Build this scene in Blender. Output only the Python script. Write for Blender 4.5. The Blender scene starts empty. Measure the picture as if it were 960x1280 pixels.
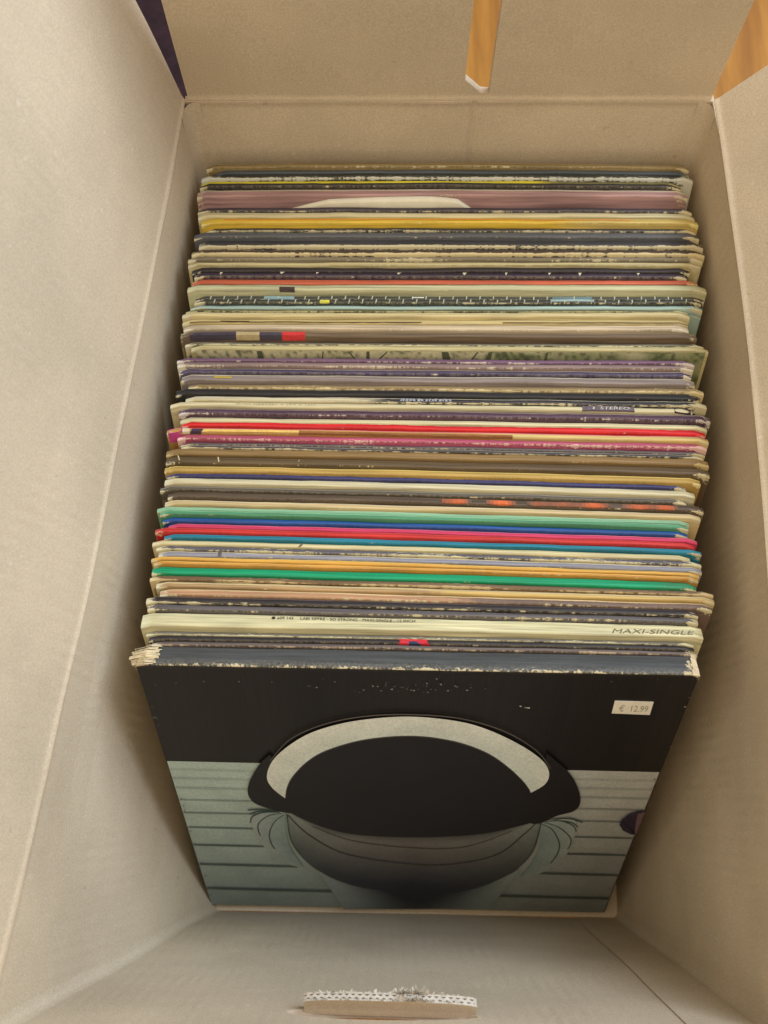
import bpy, bmesh, math, random
from mathutils import Vector, Matrix, noise as mnoise

R = math.radians
random.seed(11)
scene = bpy.context.scene
col = scene.collection

# ------------------------------------------------------------------ camera
CAM_Z = 0.855                       # metres above the inside bottom of the box
TILT = R(15.8)                      # away from straight down
cam_data = bpy.data.cameras.new('camera')
cam = bpy.data.objects.new('camera', cam_data)
col.objects.link(cam)
cam_data.sensor_fit = 'VERTICAL'
cam_data.sensor_height = 36.0
cam_data.lens = 36.0
cam_data.clip_start = 0.02
cam_data.clip_end = 60
cam.location = (0, 0, CAM_Z)
cam.rotation_euler = (TILT, 0, 0)
scene.camera = cam
cam_data.dof.use_dof = True
cam_data.dof.focus_distance = 0.605
cam_data.dof.aperture_fstop = 10.0

# ------------------------------------------------------------------ light
world = bpy.data.worlds.new('World')
scene.world = world
world.use_nodes = True
bg = world.node_tree.nodes['Background']
bg.inputs['Color'].default_value = (1.0, 0.92, 0.86, 1)
bg.inputs['Strength'].default_value = 0.56


def area(name, loc, target, size, power, color):
    d = bpy.data.lights.new(name, 'AREA')
    d.shape = 'RECTANGLE'
    d.size, d.size_y = size
    d.energy = power
    d.color = color
    o = bpy.data.objects.new(name, d)
    col.objects.link(o)
    o.location = loc
    v = Vector(target) - Vector(loc)
    o.rotation_euler = v.to_track_quat('-Z', 'Y').to_euler()
    return o


area('ceiling_light', (-0.25, -0.55, 2.4), (0, 0.15, 0.2), (2.2, 2.0), 28, (1.0, 0.80, 0.53))
area('window_light', (1.2, 1.0, 1.9), (-0.1, -0.05, 0.2), (1.4, 1.4), 66, (0.68, 0.81, 1.0))

scene.view_settings.view_transform = 'Standard'
scene.view_settings.look = 'None'
scene.view_settings.exposure = 0.0
scene.view_settings.gamma = 1.0
scene.view_settings.use_curve_mapping = False


# ------------------------------------------------------------------ helpers
def lin(c):
    out = []
    g = 0.3 * c[0] + 0.59 * c[1] + 0.11 * c[2]
    for v in [x + (g - x) * 0.08 for x in c]:
        v = v / 255.0
        out.append(v / 12.92 if v <= 0.04045 else ((v + 0.055) / 1.055) ** 2.4)
    return tuple(out)


def rgba(c):
    return (c[0], c[1], c[2], 1.0)


F = 1280.0
CT, ST = math.cos(TILT), math.sin(TILT)


def ray(px, py):
    x = (px - 480.0) / F
    u = (640.0 - py) / F
    return Vector((x, ST + u * CT, -CT + u * ST))


def at(px, py, z):
    """the point at height z that the photograph shows at this pixel"""
    r = ray(px, py)
    s = (CAM_Z - z) / -r.z
    return Vector((r.x * s, r.y * s, z))


def empty(name, loc, label=None, cat=None, group=None):
    o = bpy.data.objects.new(name, None)
    col.objects.link(o)
    o.location = loc
    o.empty_display_size = 0.02
    if label:
        o['label'] = label
    if cat:
        o['category'] = cat
    if group:
        o['group'] = group
    return o


def mesh_obj(name, verts, faces, mats, parent=None, smooth=False, uvs=None, fmat=None, vcol=None):
    """verts are in world coordinates; they are stored relative to the parent's base"""
    off = Vector((0, 0, 0))
    p = parent
    while p is not None:
        off = off + Vector(p.location)
        p = p.parent
    me = bpy.data.meshes.new(name)
    me.from_pydata([tuple(Vector(v) - off) for v in verts], [], faces)
    for m in (mats if isinstance(mats, (list, tuple)) else [mats]):
        me.materials.append(m)
    if fmat:
        for p_, mi in zip(me.polygons, fmat):
            p_.material_index = mi
    if smooth:
        for p_ in me.polygons:
            p_.use_smooth = True
    if uvs:
        lay = me.uv_layers.new(name='UVMap')
        for lp in me.loops:
            lay.data[lp.index].uv = uvs[lp.vertex_index]
    if vcol:
        a = me.color_attributes.new('Col', 'FLOAT_COLOR', 'POINT')
        for i, c in enumerate(vcol):
            a.data[i].color = (c[0], c[1], c[2], 1)
    me.update()
    o = bpy.data.objects.new(name, me)
    col.objects.link(o)
    if parent is not None:
        o.parent = parent
    return o


class NT:
    def __init__(self, name):
        self.m = bpy.data.materials.new(name)
        self.m.use_nodes = True
        self.t = self.m.node_tree
        self.t.nodes.clear()
        self.out = self.n('ShaderNodeOutputMaterial')
        self.b = self.n('ShaderNodeBsdfPrincipled')
        self.l(self.b.outputs[0], self.out.inputs[0])

    def n(self, typ, **kw):
        nd = self.t.nodes.new(typ)
        for k, v in kw.items():
            setattr(nd, k, v)
        return nd

    def l(self, a, b):
        self.t.links.new(a, b)

    def put(self, sock, v):
        if hasattr(v, 'default_value') or hasattr(v, 'is_linked'):
            self.l(v, sock)
        else:
            sock.default_value = v

    def math(self, op, a, b=None, c=None, clamp=False):
        nd = self.n('ShaderNodeMath', operation=op, use_clamp=clamp)
        self.put(nd.inputs[0], a)
        if b is not None:
            self.put(nd.inputs[1], b)
        if c is not None:
            self.put(nd.inputs[2], c)
        return nd.outputs[0]

    def mix(self, f, a, b, mode='MIX'):
        nd = self.n('ShaderNodeMix', data_type='RGBA', blend_type=mode)
        self.put(nd.inputs[0], f)
        self.put(nd.inputs[6], a)
        self.put(nd.inputs[7], b)
        return nd.outputs[2]

    def step(self, v, lo, hi, a=0.0, b=1.0):
        nd = self.n('ShaderNodeMapRange', interpolation_type='SMOOTHSTEP')
        self.put(nd.inputs['Value'], v)
        for nm, x in zip(('From Min', 'From Max', 'To Min', 'To Max'), (lo, hi, a, b)):
            self.put(nd.inputs[nm], x)
        return nd.outputs[0]

    def noise(self, vec, scale=5.0, detail=3.0, rough=0.5):
        nd = self.n('ShaderNodeTexNoise')
        if vec is not None:
            self.l(vec, nd.inputs['Vector'])
        nd.inputs['Scale'].default_value = scale
        nd.inputs['Detail'].default_value = detail
        nd.inputs['Roughness'].default_value = rough
        return nd.outputs[0]

    def comb(self, x, y, z):
        nd = self.n('ShaderNodeCombineXYZ')
        self.put(nd.inputs[0], x)
        self.put(nd.inputs[1], y)
        self.put(nd.inputs[2], z)
        return nd.outputs[0]

    def bump(self, h, strength, dist):
        nd = self.n('ShaderNodeBump')
        self.put(nd.inputs['Height'], h)
        nd.inputs['Strength'].default_value = strength
        nd.inputs['Distance'].default_value = dist
        self.l(nd.outputs[0], self.b.inputs['Normal'])


CREAM = lin((206, 192, 148))
KRAFT = lin((182, 165, 130))


# ------------------------------------------------------------------ materials
def mat_card(name, base, flute_axis, flute=0.5):
    """inside liner of corrugated board: fibres, flecks and faint flutes"""
    k = NT(name)
    tc = k.n('ShaderNodeTexCoord').outputs['Object']
    sp = k.n('ShaderNodeSeparateXYZ')
    k.l(tc, sp.inputs[0])
    big = k.noise(tc, 9, 4, 0.6)
    fib = k.noise(tc, 1000, 3, 0.65)
    st = k.n('ShaderNodeMapping')
    st.inputs['Scale'].default_value = (1, 1, 1) if flute_axis == 2 else (1, 1, 1)
    ax = sp.outputs[flute_axis]
    wob = k.math('MULTIPLY', k.noise(tc, 14, 2), 0.004)
    ph = k.math('MULTIPLY', k.math('ADD', ax, wob), 2 * math.pi / 0.0075)
    wave = k.math('SINE', ph)
    dents = k.step(k.noise(tc, 30, 3, 0.6), 0.5, 0.66)
    c1 = k.mix(k.step(big, 0.3, 0.7), rgba([v * 0.90 for v in base]), rgba([min(1, v * 1.06) for v in base]))
    c2 = k.mix(k.step(fib, 0.34, 0.68), rgba((0.88, 0.875, 0.87)), rgba((1.08, 1.08, 1.08)))
    c3 = k.mix(1.0, c1, c2, 'MULTIPLY')
    fleck = k.step(k.noise(tc, 240, 1, 0.4), 0.755, 0.78)
    c4 = k.mix(k.math('MULTIPLY', fleck, 0.35), c3, rgba((0.72, 0.66, 0.55)))
    dark = k.step(k.noise(tc, 170, 1, 0.4), 0.235, 0.21)
    c5 = k.mix(k.math('MULTIPLY', dark, 0.2), c4, rgba((0.16, 0.12, 0.08)))
    k.l(c5, k.b.inputs['Base Color'])
    k.b.inputs['Roughness'].default_value = 0.86
    k.b.inputs['Specular IOR Level'].default_value = 0.25
    h = k.math('ADD', k.math('MULTIPLY', wave, k.math('MULTIPLY', k.math('ADD', k.math('MULTIPLY', dents, 0.55), 0.16), flute * 1.9)), k.math('MULTIPLY', fib, 0.22))
    h = k.math('ADD', h, k.math('MULTIPLY', big, 1.5))
    k.bump(h, 0.32, 0.0006)
    return k.m


LINER = lin((203, 185, 155))
M_CARD_V = mat_card('cardboard_liner_long', LINER, 1)
M_CARD_H = mat_card('cardboard_liner_cross', LINER, 0)


def mat_raw(name, base, var=0.2, rough=0.9, scale=180):
    k = NT(name)
    tc = k.n('ShaderNodeTexCoord').outputs['Object']
    n1 = k.noise(tc, scale, 4, 0.65)
    n2 = k.noise(tc, scale * 0.2, 3, 0.55)
    f = k.math('ADD', k.math('MULTIPLY', n1, 0.6), k.math('MULTIPLY', n2, 0.4))
    c = k.mix(k.step(f, 0.36, 0.64), rgba([v * (1 - var) for v in base]), rgba([min(1, v * (1 + var)) for v in base]))
    k.l(c, k.b.inputs['Base Color'])
    k.b.inputs['Roughness'].default_value = rough
    k.b.inputs['Specular IOR Level'].default_value = 0.25
    k.bump(n1, 0.4, 0.0003)
    return k.m


M_EDGE = mat_raw('raw_card_edge', lin((206, 190, 150)), 0.18)
M_FOLD = mat_raw('folded_card_edge', lin((184, 164, 138)), 0.08)
M_TORN = mat_raw('torn_board', lin((208, 190, 150)), 0.22, 0.95, 260)
M_WHITE_CARD = mat_raw('torn_white_board', lin((192, 183, 166)), 0.12, 0.95, 260)
M_PAPER = mat_raw('inner_paper', lin((216, 206, 176)), 0.06, 0.8, 90)
M_INK = mat_raw('black_ink', lin((52, 46, 40)), 0.1, 0.6)
M_INK_GREY = mat_raw('grey_ink', lin((146, 138, 116)), 0.2, 0.7)
M_INK_OLIVE = mat_raw('olive_ink', lin((112, 104, 74)), 0.3, 0.7)
M_INK_WHITE = mat_raw('white_ink', lin((205, 198, 182)), 0.1, 0.6)
M_STICKER = mat_raw('price_sticker_paper', lin((214, 206, 184)), 0.05, 0.6)


def mat_wood():
    k = NT('floor_wood')
    tc = k.n('ShaderNodeTexCoord').outputs['Object']
    mp = k.n('ShaderNodeMapping')
    mp.inputs['Scale'].default_value = (14, 1.4, 1)
    k.l(tc, mp.inputs[0])
    n1 = k.noise(mp.outputs[0], 3.2, 6, 0.62)
    mp2 = k.n('ShaderNodeMapping')
    mp2.inputs['Scale'].default_value = (160, 5, 1)
    k.l(tc, mp2.inputs[0])
    n2 = k.noise(mp2.outputs[0], 2.0, 4, 0.6)
    c = k.mix(k.step(n1, 0.3, 0.7), rgba(lin((142, 88, 22))), rgba(lin((176, 118, 38))))
    c = k.mix(1.0, c, k.mix(n2, rgba((0.82, 0.8, 0.78)), rgba((1.12, 1.12, 1.1))), 'MULTIPLY')
    k.l(c, k.b.inputs['Base Color'])
    k.b.inputs['Roughness'].default_value = 0.6
    k.b.inputs['Specular IOR Level'].default_value = 0.25
    k.bump(n2, 0.15, 0.0005)
    return k.m


M_WOOD = mat_wood()


def mat_spine(name, c1, c2=None, split=0.4, wear=0.35, seed=0.0, edge=CREAM, rough=0.5, fade=0.25,
              right=None, right_at=0.5, wob=0.25, fray=0.0):
    """printed sleeve card: colour in one or two bands along the spine, rubbed edges and chips of bare card.
    uv.x runs along the sleeve (x10 m), uv.y is 0 at the rear edge and 1 at the front edge of the spine"""
    k = NT(name)
    uv = k.n('ShaderNodeUVMap')
    uv.uv_map = 'UVMap'
    sp = k.n('ShaderNodeSeparateXYZ')
    k.l(uv.outputs[0], sp.inputs[0])
    U, V = sp.outputs[0], sp.outputs[1]
    rng = random.Random(seed * 31 + 5)
    wf, wr = rng.choice(((1.0, .35), (.4, 1.0), (1.0, .8), (.8, 1.0), (1.0, .1)))
    e3 = k.math('MAXIMUM', k.math('MULTIPLY', k.math('POWER', V, 5.0), wf),
                k.math('MULTIPLY', k.math('POWER', k.math('SUBTRACT', 1.0, V, clamp=True), 5.0), wr))
    kU, kS, kV = rng.uniform(.5, 1.5), rng.uniform(.03, .10), rng.uniform(1.4, 3.2)
    nA = k.noise(k.comb(k.math('MULTIPLY', U, 9.0 * kU), k.math('MULTIPLY', V, kV), seed), 1.9, 5, 0.68)     # long chips
    nB = k.noise(k.comb(k.math('MULTIPLY', U, 34.0 * kU), k.math('MULTIPLY', V, 2.0 * kV), seed + 7), 1.6, 3, 0.6)  # small chips
    nC = k.noise(k.comb(k.math('MULTIPLY', U, 1.6), k.math('MULTIPLY', V, 3.5), seed + 3), 1.5, 3, 0.5)   # broad fading
    nD = k.noise(k.comb(k.math('MULTIPLY', U, 2.2), k.math('MULTIPLY', V, 0.3), seed + 5), 1.0, 2, 0.5)   # where it is worn most
    c1 = tuple(v * 0.86 for v in c1)
    c2 = tuple(v * 0.86 for v in c2) if c2 is not None else None
    right = tuple(v * 0.86 for v in right) if right is not None else None
    edge = tuple(v * 0.86 for v in edge)
    base = rgba(c1)
    nE = k.noise(k.comb(k.math('MULTIPLY', U, 1.3), k.math('MULTIPLY', V, 9.0), seed + 9), 1.0, 4, 0.6)
    if right is not None:
        rm = k.step(k.math('ADD', U, k.math('MULTIPLY', k.math('SUBTRACT', nA, 0.5), 0.5)), right_at * 3.15 - 0.12, right_at * 3.15 + 0.12)
        base = k.mix(rm, rgba(c1), rgba(right))
    if c2 is not None:
        vv = k.math('ADD', V, k.math('MULTIPLY', k.math('SUBTRACT', nA, 0.5), wob))
        base = k.mix(k.step(vv, split - 0.04, split + 0.04), rgba(c2), base)
    base = k.mix(1.0, base, k.mix(k.step(nC, 0.25, 0.75), rgba((0.72, 0.71, 0.69)), rgba((1.18, 1.17, 1.13))), 'MULTIPLY')
    base = k.mix(1.0, base, k.mix(k.step(nE, 0.3, 0.7), rgba((0.80, 0.79, 0.78)), rgba((1.12, 1.11, 1.09))), 'MULTIPLY')
    # rubbing: pale haze towards the edges
    hz = k.math('MULTIPLY', k.math('MULTIPLY', e3, fade), k.step(nB, 0.3, 0.7))
    base = k.mix(hz, base, rgba(edge))
    endm = k.math('ADD', k.step(U, 0.10, 0.0), k.step(U, 3.02, 3.12))
    s = k.math('ADD', k.math('MULTIPLY', nA, 0.60), k.math('MULTIPLY', nB, 0.40))
    s = k.math('ADD', s, k.math('MULTIPLY', e3, 0.24))
    s = k.math('ADD', s, k.math('MULTIPLY', endm, 0.24))
    s = k.math('ADD', s, k.math('MULTIPLY', k.math('SUBTRACT', nD, 0.5), 0.42))
    if fray:
        s = k.math('ADD', s, k.math('MULTIPLY', k.step(V, 0.55, 0.95), fray))
    thr = 0.865 - 0.40 * wear
    msk = k.step(s, thr, thr + kS)
    c = k.mix(msk, base, rgba(edge))
    k.l(c, k.b.inputs['Base Color'])
    k.l(k.math('ADD', rough, k.math('MULTIPLY', msk, 0.9 - rough)), k.b.inputs['Roughness'])
    k.b.inputs['Specular IOR Level'].default_value = 0.28
    k.bump(k.math('ADD', k.math('MULTIPLY', msk, -0.6), k.math('ADD', k.math('MULTIPLY', nB, 0.4), k.math('MULTIPLY', nE, 0.7))), 0.35, 0.0003)
    return k.m


def mat_print(name, rough=0.42):
    k = NT(name)
    at_ = k.n('ShaderNodeAttribute')
    at_.attribute_name = 'Col'
    tc = k.n('ShaderNodeTexCoord').outputs['Object']
    n1 = k.noise(tc, 40, 4, 0.6)
    n2 = k.noise(tc, 600, 2, 0.6)
    m = k.mix(k.step(n1, 0.25, 0.75), rgba((0.9, 0.9, 0.9)), rgba((1.08, 1.08, 1.08)))
    m2 = k.mix(k.step(n2, 0.3, 0.7), rgba((0.9, 0.9, 0.9)), rgba((1.1, 1.1, 1.1)))
    c = k.mix(1.0, k.mix(1.0, at_.outputs['Color'], m, 'MULTIPLY'), m2, 'MULTIPLY')
    k.l(c, k.b.inputs['Base Color'])
    k.b.inputs['Roughness'].default_value = rough
    k.b.inputs['Specular IOR Level'].default_value = 0.3
    k.bump(n1, 0.12, 0.0006)
    return k.m


M_PRINT = mat_print('cover_print')
M_FLATPRINT = mat_print('spine_print', 0.55)

# ------------------------------------------------------------------ the room floor
S = 4.0
fl = mesh_obj('floor', [(-S, -S, -0.0255), (S, -S, -0.0255), (S, S, -0.0255), (-S, S, -0.0255)], [(0, 1, 2, 3)], M_WOOD)
fl['kind'] = 'structure'

# dark rug added to darken the gap beside the rear flap
rv, rf = [], []
for i in range(9):
    for j in range(9):
        x = -0.75 + 0.062 * i * 1.28
        y = 0.47 + 0.075 * j
        rv.append((x, y, -0.025 + 0.007 * (0.6 + 0.4 * mnoise.noise((x * 9, y * 9, 0)))))
for i in range(8):
    for j in range(8):
        a = i * 9 + j
        rf.append((a, a + 9, a + 10, a + 1))
n0 = len(rv)
rim_ids = [i * 9 for i in range(9)] + [72 + j for j in range(1, 9)] + [i * 9 + 8 for i in range(7, -1, -1)] + [j for j in range(7, 0, -1)]
for q in rim_ids:
    rv.append((rv[q][0], rv[q][1], -0.0245))
for q in range(len(rim_ids)):
    q2 = (q + 1) % len(rim_ids)
    rf.append((rim_ids[q], n0 + q, n0 + q2, rim_ids[q2]))
filler = mesh_obj('filler', rv, rf, mat_raw('dark_filler', lin((44, 26, 30)), 0.3, 0.95, 300))
filler['label'] = 'dark purple rug added on the floor to darken the gap beside the back flap'
filler['category'] = 'filler'

# ------------------------------------------------------------------ the cardboard box
RZ = 0.3195
box = empty('cardboard_box', (0.03, 0.15, -0.0225),
            'open grey-brown cardboard box with raised flaps holding the row of records', 'box')

# corner points, read off the photograph at the height of the bottom and of the rim
FZ = -0.0175
B_FL, B_FR = at(267, 1138, FZ), at(773, 1147, FZ)
B_BL, B_BR = Vector((-0.124, 0.375, FZ)), Vector((0.196, 0.375, FZ))
R_BL, R_BR = Vector((-0.1220, 0.414, RZ)), Vector((0.2025, 0.414, RZ))
R_FL, R_FR = Vector((-0.190, -0.108, RZ)), Vector((0.190, -0.108, RZ))


def quad3(t, a, m, b):
    """quadratic through a (t=0), m (t=.5), b (t=1)"""
    return a * (2 * (t - 0.5) * (t - 1)) + m * (-4 * t * (t - 1)) + b * (2 * t * (t - 0.5))


def rim_left(t):           # rear -> front
    y = R_BL.y + (R_FL.y - R_BL.y) * t
    x = quad3(t, R_BL.x, -0.1525, R_FL.x)
    return Vector((x, y, RZ))


def rim_right(t):
    y = R_BR.y + (R_FR.y - R_BR.y) * t
    x = quad3(t, R_BR.x, 0.2065, R_FR.x)
    return Vector((x, y, RZ))


def wob(p, a=0.0012, s=11.0):
    return mnoise.noise((p.x * s, p.y * s, p.z * s)) * a


def groove(d, w=0.0016, depth=0.0016):
    return depth * math.exp(-(d / w) ** 2)


def panel(name, P, us, vs, inward, mat, parent, holes=(), th=0.0045, warp=None):
    """a sheet of board: P(u, v) gives its inner face, the outer face lies th behind it"""
    nu, nv = len(us), len(vs)
    g = []
    for i, u in enumerate(us):
        for j, v in enumerate(vs):
            g.append(P(u, warp(u, v, i, j) if warp else v))
    nrm = []
    for i in range(nu):
        for j in range(nv):
            a = g[min(i + 1, nu - 1) * nv + j] - g[max(i - 1, 0) * nv + j]
            b = g[i * nv + min(j + 1, nv - 1)] - g[i * nv + max(j - 1, 0)]
            n = a.cross(b).normalized()
            if n.dot(inward) < 0:
                n.negate()
            nrm.append(n)
    verts = list(g) + [p - n * th for p, n in zip(g, nrm)]
    N = len(g)
    faces, fm, edges = [], [], {}
    flip = (g[nv] - g[0]).cross(g[1] - g[0]).dot(inward) < 0
    for i in range(nu - 1):
        for j in range(nv - 1):
            if (i, j) in holes:
                continue
            q = [i * nv + j, (i + 1) * nv + j, (i + 1) * nv + j + 1, i * nv + j + 1]
            if flip:
                q.reverse()
            faces.append(tuple(q))
            fm.append(0)
            faces.append(tuple(N + k for k in reversed(q)))
            fm.append(0)
            for k in range(4):
                e = (q[k], q[(k + 1) % 4])
                if (e[1], e[0]) in edges:
                    del edges[(e[1], e[0])]
                else:
                    edges[e] = 1
    for (a, b) in edges:
        faces.append((b, a, N + a, N + b))
        fm.append(1)
    return mesh_obj(name, verts, faces, [mat, M_FOLD], parent, fmat=fm, smooth=False)


def lerp(a, b, t):
    return a + (b - a) * t


def space(n):
    return [i / (n - 1) for i in range(n)]


FINE_TOP = [0, .1, .2, .3, .4, .5, .6, .7, .8, .88, .93, .96, .975, .983, .988, .992, .996, 1.0]
FINE_BOT = [0, .006, .012, .018, .026, .036, .06, .12, .2, .3, .42, .56, .7, .85, 1.0]


def P_left(u, v):
    b = lerp(B_BL, B_FL, u)
    p = lerp(b, rim_left(u), v)
    p.x -= 0.006 * math.sin(math.pi * v) * math.sin(math.pi * u)
    p.x += wob(p, 0.0018, 13) + groove((1 - v) * 0.32, 0.0022, 0.00045)
    return p


def P_right(u, v):
    b = lerp(B_BR, B_FR, u)
    p = lerp(b, rim_right(u), v)
    p.x += 0.006 * math.sin(math.pi * v) * math.sin(math.pi * u)
    p.x -= wob(p, 0.0018, 13) + groove((1 - v) * 0.32, 0.0022, 0.00045)
    return p


def P_back(u, v):
    p = lerp(lerp(B_BL, B_BR, u), lerp(R_BL, R_BR, u), v)
    p.y += -0.008 * math.sin(math.pi * v)
    p.y -= wob(p, 0.0012, 12) + groove((1 - v) * 0.32, 0.003, 0.0010) + groove((u - 0.548) * 0.32, 0.002, -0.0014)
    return p


def P_front(u, v):
    p = lerp(lerp(B_FL, B_FR, u), lerp(R_FL, R_FR, u), v)
    p.y += wob(p, 0.002, 9)
    p.y += groove((1 - v) * 0.32, 0.002, 0.0005)
    return p


us40 = space(41)
panel('left_wall', P_left, us40, FINE_TOP, Vector((1, 0, 0.1)), M_CARD_V, box)
panel('right_wall', P_right, us40, FINE_TOP, Vector((-1, 0, 0.1)), M_CARD_V, box)
panel('back_wall', P_back, space(40)[:22] + [.5425, .546, .548, .55, .5535] + space(40)[22:], FINE_TOP, Vector((0, -1, 0.1)), M_CARD_H, box)

# front wall with the hand hole: lens shaped opening between u0 and u1
HU0, HU1 = 0.355, 0.620
hus = [0, .07, .14, .21, .27, .32] + [lerp(HU0, HU1, t) for t in space(19)] + [.66, .73, .80, .87, .94, 1.0]
hvs = [0, .1, .2, .3, .4, .5, .6, .7,   .78, .84, .93, .955, .98, .99, 1.0]
iv = 9                                      # hole lies between hvs[9] and hvs[10]


def hole_half(u):
    t = (u - HU0) / (HU1 - HU0)
    if t <= 0 or t >= 1:
        return 0.004
    return 0.003 + 0.026 * (math.sin(math.pi * min(1, max(0, t))) ** 0.45)


def hwarp(u, v, i, j):
    if j == iv:
        return 0.885 + 0.1 * (u - 0.53) - hole_half(u)
    if j == iv + 1:
        return 0.885 + 0.1 * (u - 0.53) + hole_half(u)
    return v


holes = {(i, iv) for i in range(6, 6 + 18)}
front = panel('front_wall', P_front, hus, hvs, Vector((0, 1, 0.1)), M_CARD_H, box, holes=holes, warp=hwarp)

# the pushed-in tab of the hand hole, its cut edge showing the flutes
tab_v, tab_f, tab_m = [], [], []
TL = 0.0175


def tabpt(t, s, d):
    u = lerp(HU0 + 0.022, HU1 - 0.002, t)
    hinge = P_front(u, 0.885 + 0.1 * (u - 0.53) - 0.029)
    tip = Vector((0, math.cos(R(50)), math.sin(R(50))))
    nn = Vector((0, -math.sin(R(50)), math.cos(R(50))))
    L = TL * (0.62 + 0.38 * math.sin(math.pi * t) ** 0.6 + 0.02 * mnoise.noise((t * 9, 3, 1)))
    curl = 0.002 * math.sin(math.pi * t)
    return hinge + Vector((0, 0.0008, 0)) + tip * (s * L) + nn * (d + curl * s)


def ribbon(fa, fb, n, mi):
    b0 = len(tab_v)
    for i in range(n + 1):
        t = i / n
        tab_v.append(fa(t))
        tab_v.append(fb(t))
    for i in range(n):
        a = b0 + 2 * i
        tab_f.append((a, a + 2, a + 3, a + 1))
        tab_m.append(mi)


TT = 0.0046
for d0, d1 in ((0.0, 0.001), (TT - 0.001, TT)):        # the two liners
    ribbon(lambda t: tabpt(t, 0, d0), lambda t: tabpt(t, 1, d0), 60, 0)
    ribbon(lambda t: tabpt(t, 0, d1), lambda t: tabpt(t, 1, d1), 60, 0)
    ribbon(lambda t: tabpt(t, 1, d0), lambda t: tabpt(t, 1, d1), 60, 1)
    for te in (0.0, 1.0):
        b0 = len(tab_v)
        tab_v += [tabpt(te, 0, d0), tabpt(te, 1, d0), tabpt(te, 1, d1), tabpt(te, 0, d1)]
        tab_f.append((b0, b0 + 1, b0 + 2, b0 + 3))
        tab_m.append(1)
mid = TT / 2
amp = TT / 2 - 0.0018


def flute(t):
    return mid + amp * math.sin(t * 2 * math.pi * 25 + 1.5 * mnoise.noise((t * 7, 0, 0)))


ribbon(lambda t: tabpt(t, 0.0, flute(t) - 0.0009), lambda t: tabpt(t, 0.995, flute(t) - 0.0009), 240, 1)
ribbon(lambda t: tabpt(t, 0.0, flute(t) + 0.0009), lambda t: tabpt(t, 0.995, flute(t) + 0.0009), 240, 1)
ribbon(lambda t: tabpt(t, 0.995, flute(t) - 0.0009), lambda t: tabpt(t, 0.995, flute(t) + 0.0009), 240, 1)
tab = mesh_obj('handle_tab', tab_v, tab_f, [M_CARD_H, M_WHITE_CARD], front, fmat=tab_m)

# torn fibres standing along the cut edge
fv, ff = [], []
for i in range(240):
    t = random.random()
    if random.random() < 0.55:
        t = random.gauss(0.63, 0.06)
    t = min(0.99, max(0.01, t))
    p = tabpt(t, 1.0, random.choice((0.0003, TT - 0.0003)))
    ln = random.uniform(0.001, 0.003) * (1.6 if abs(t - 0.63) < 0.09 else 0.7)
    d = Vector((random.uniform(-1, 1), random.uniform(0.1, 1.0), random.uniform(-0.1, 0.9))).normalized() * ln
    w = Vector((random.uniform(0.0003, 0.0011), 0, random.uniform(-0.0006, 0.0006)))
    b0 = len(fv)
    fv += [p - w, p + w, p + d + w * 0.5, p + d * 0.9 - w * 0.4]
    ff.append((b0, b0 + 1, b0 + 2, b0 + 3))
o = mesh_obj('torn_fibres', fv, ff, M_WHITE_CARD, front)
o['kind'] = 'stuff'

# bottom of the box
panel('bottom_panel', lambda u, v: lerp(lerp(B_BL, B_FL, v), lerp(B_BR, B_FR, v), u) + Vector((0, 0, -0.0006)),
      space(6), space(6), Vector((0, 0, 1)), M_CARD_H, box, th=0.004)


# corner folds: rounded board between two walls
def corner(Pa, Pb, name, ua, ub):
    vs = space(24)
    rr = [0, 0.25, 0.5, 0.75, 1.0]
    vv, ffc = [], []
    for v in vs:
        a, b, c = Pa(ua, v), Pb(ub, v), (Pa(0 if ua < .5 else 1, v) + Pb(0 if ub < .5 else 1, v)) / 2
        for t in rr:
            vv.append(a * (1 - t) ** 2 + c * (2 * t * (1 - t)) + b * t * t)
    m = len(rr)
    for i in range(len(vs) - 1):
        for j in range(m - 1):
            k = i * m + j
            ffc.append((k, k + 1, k + m + 1, k + m))
    mesh_obj(name, vv, ffc, M_CARD_V, box, smooth=True)


corner(P_left, P_back, 'corner_fold', 0.022, 0.028)
corner(P_right, P_back, 'corner_fold', 0.022, 1 - 0.028)
corner(P_left, P_front, 'corner_fold', 1 - 0.014, 0.018)
corner(P_right, P_front, 'corner_fold', 1 - 0.014, 1 - 0.018)

# glued joint: the strip of the right wall that is stuck inside the front wall
panel('glue_flap', lambda u, v: P_front(lerp(0.895, 0.985, u), lerp(0.01, 0.985, v)) + Vector((0, 0.0009 + 0.0002 * math.sin(v * 5), 0)),
      space(6), space(20), Vector((0, 1, 0.1)), M_CARD_H, box, th=0.0008)


# flaps
def flap(name, edge, out, tilt, L, us, vs, mat, inward, bowl=0.0, holes=(), warp=None):
    def P(u, v):
        e = edge(u)
        up = Vector((0, 0, 1)) * math.cos(tilt) + out * math.sin(tilt)
        ins = (out * -math.cos(tilt) + Vector((0, 0, 1)) * math.sin(tilt))
        p = e + up * (0.0001 + v * L) + out * (bowl * v * v)
        d = v * L
        p = p + ins * (wob(p, 0.0022, 9) + groove(d, 0.0022, 0.0009))
        return p
    return panel(name, P, us, vs, inward, mat, box, holes=holes, warp=warp)


flap('left_flap', rim_left, Vector((-0.992, 0.124, 0)), R(9.2), 0.21, us40, FINE_BOT, M_CARD_V, Vector((1, 0, 0.1)))
flap('right_flap', rim_right, Vector((0.995, 0.1, 0)), R(38), 0.19, us40, FINE_BOT, M_CARD_V, Vector((-1, 0, 0.6)))
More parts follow.
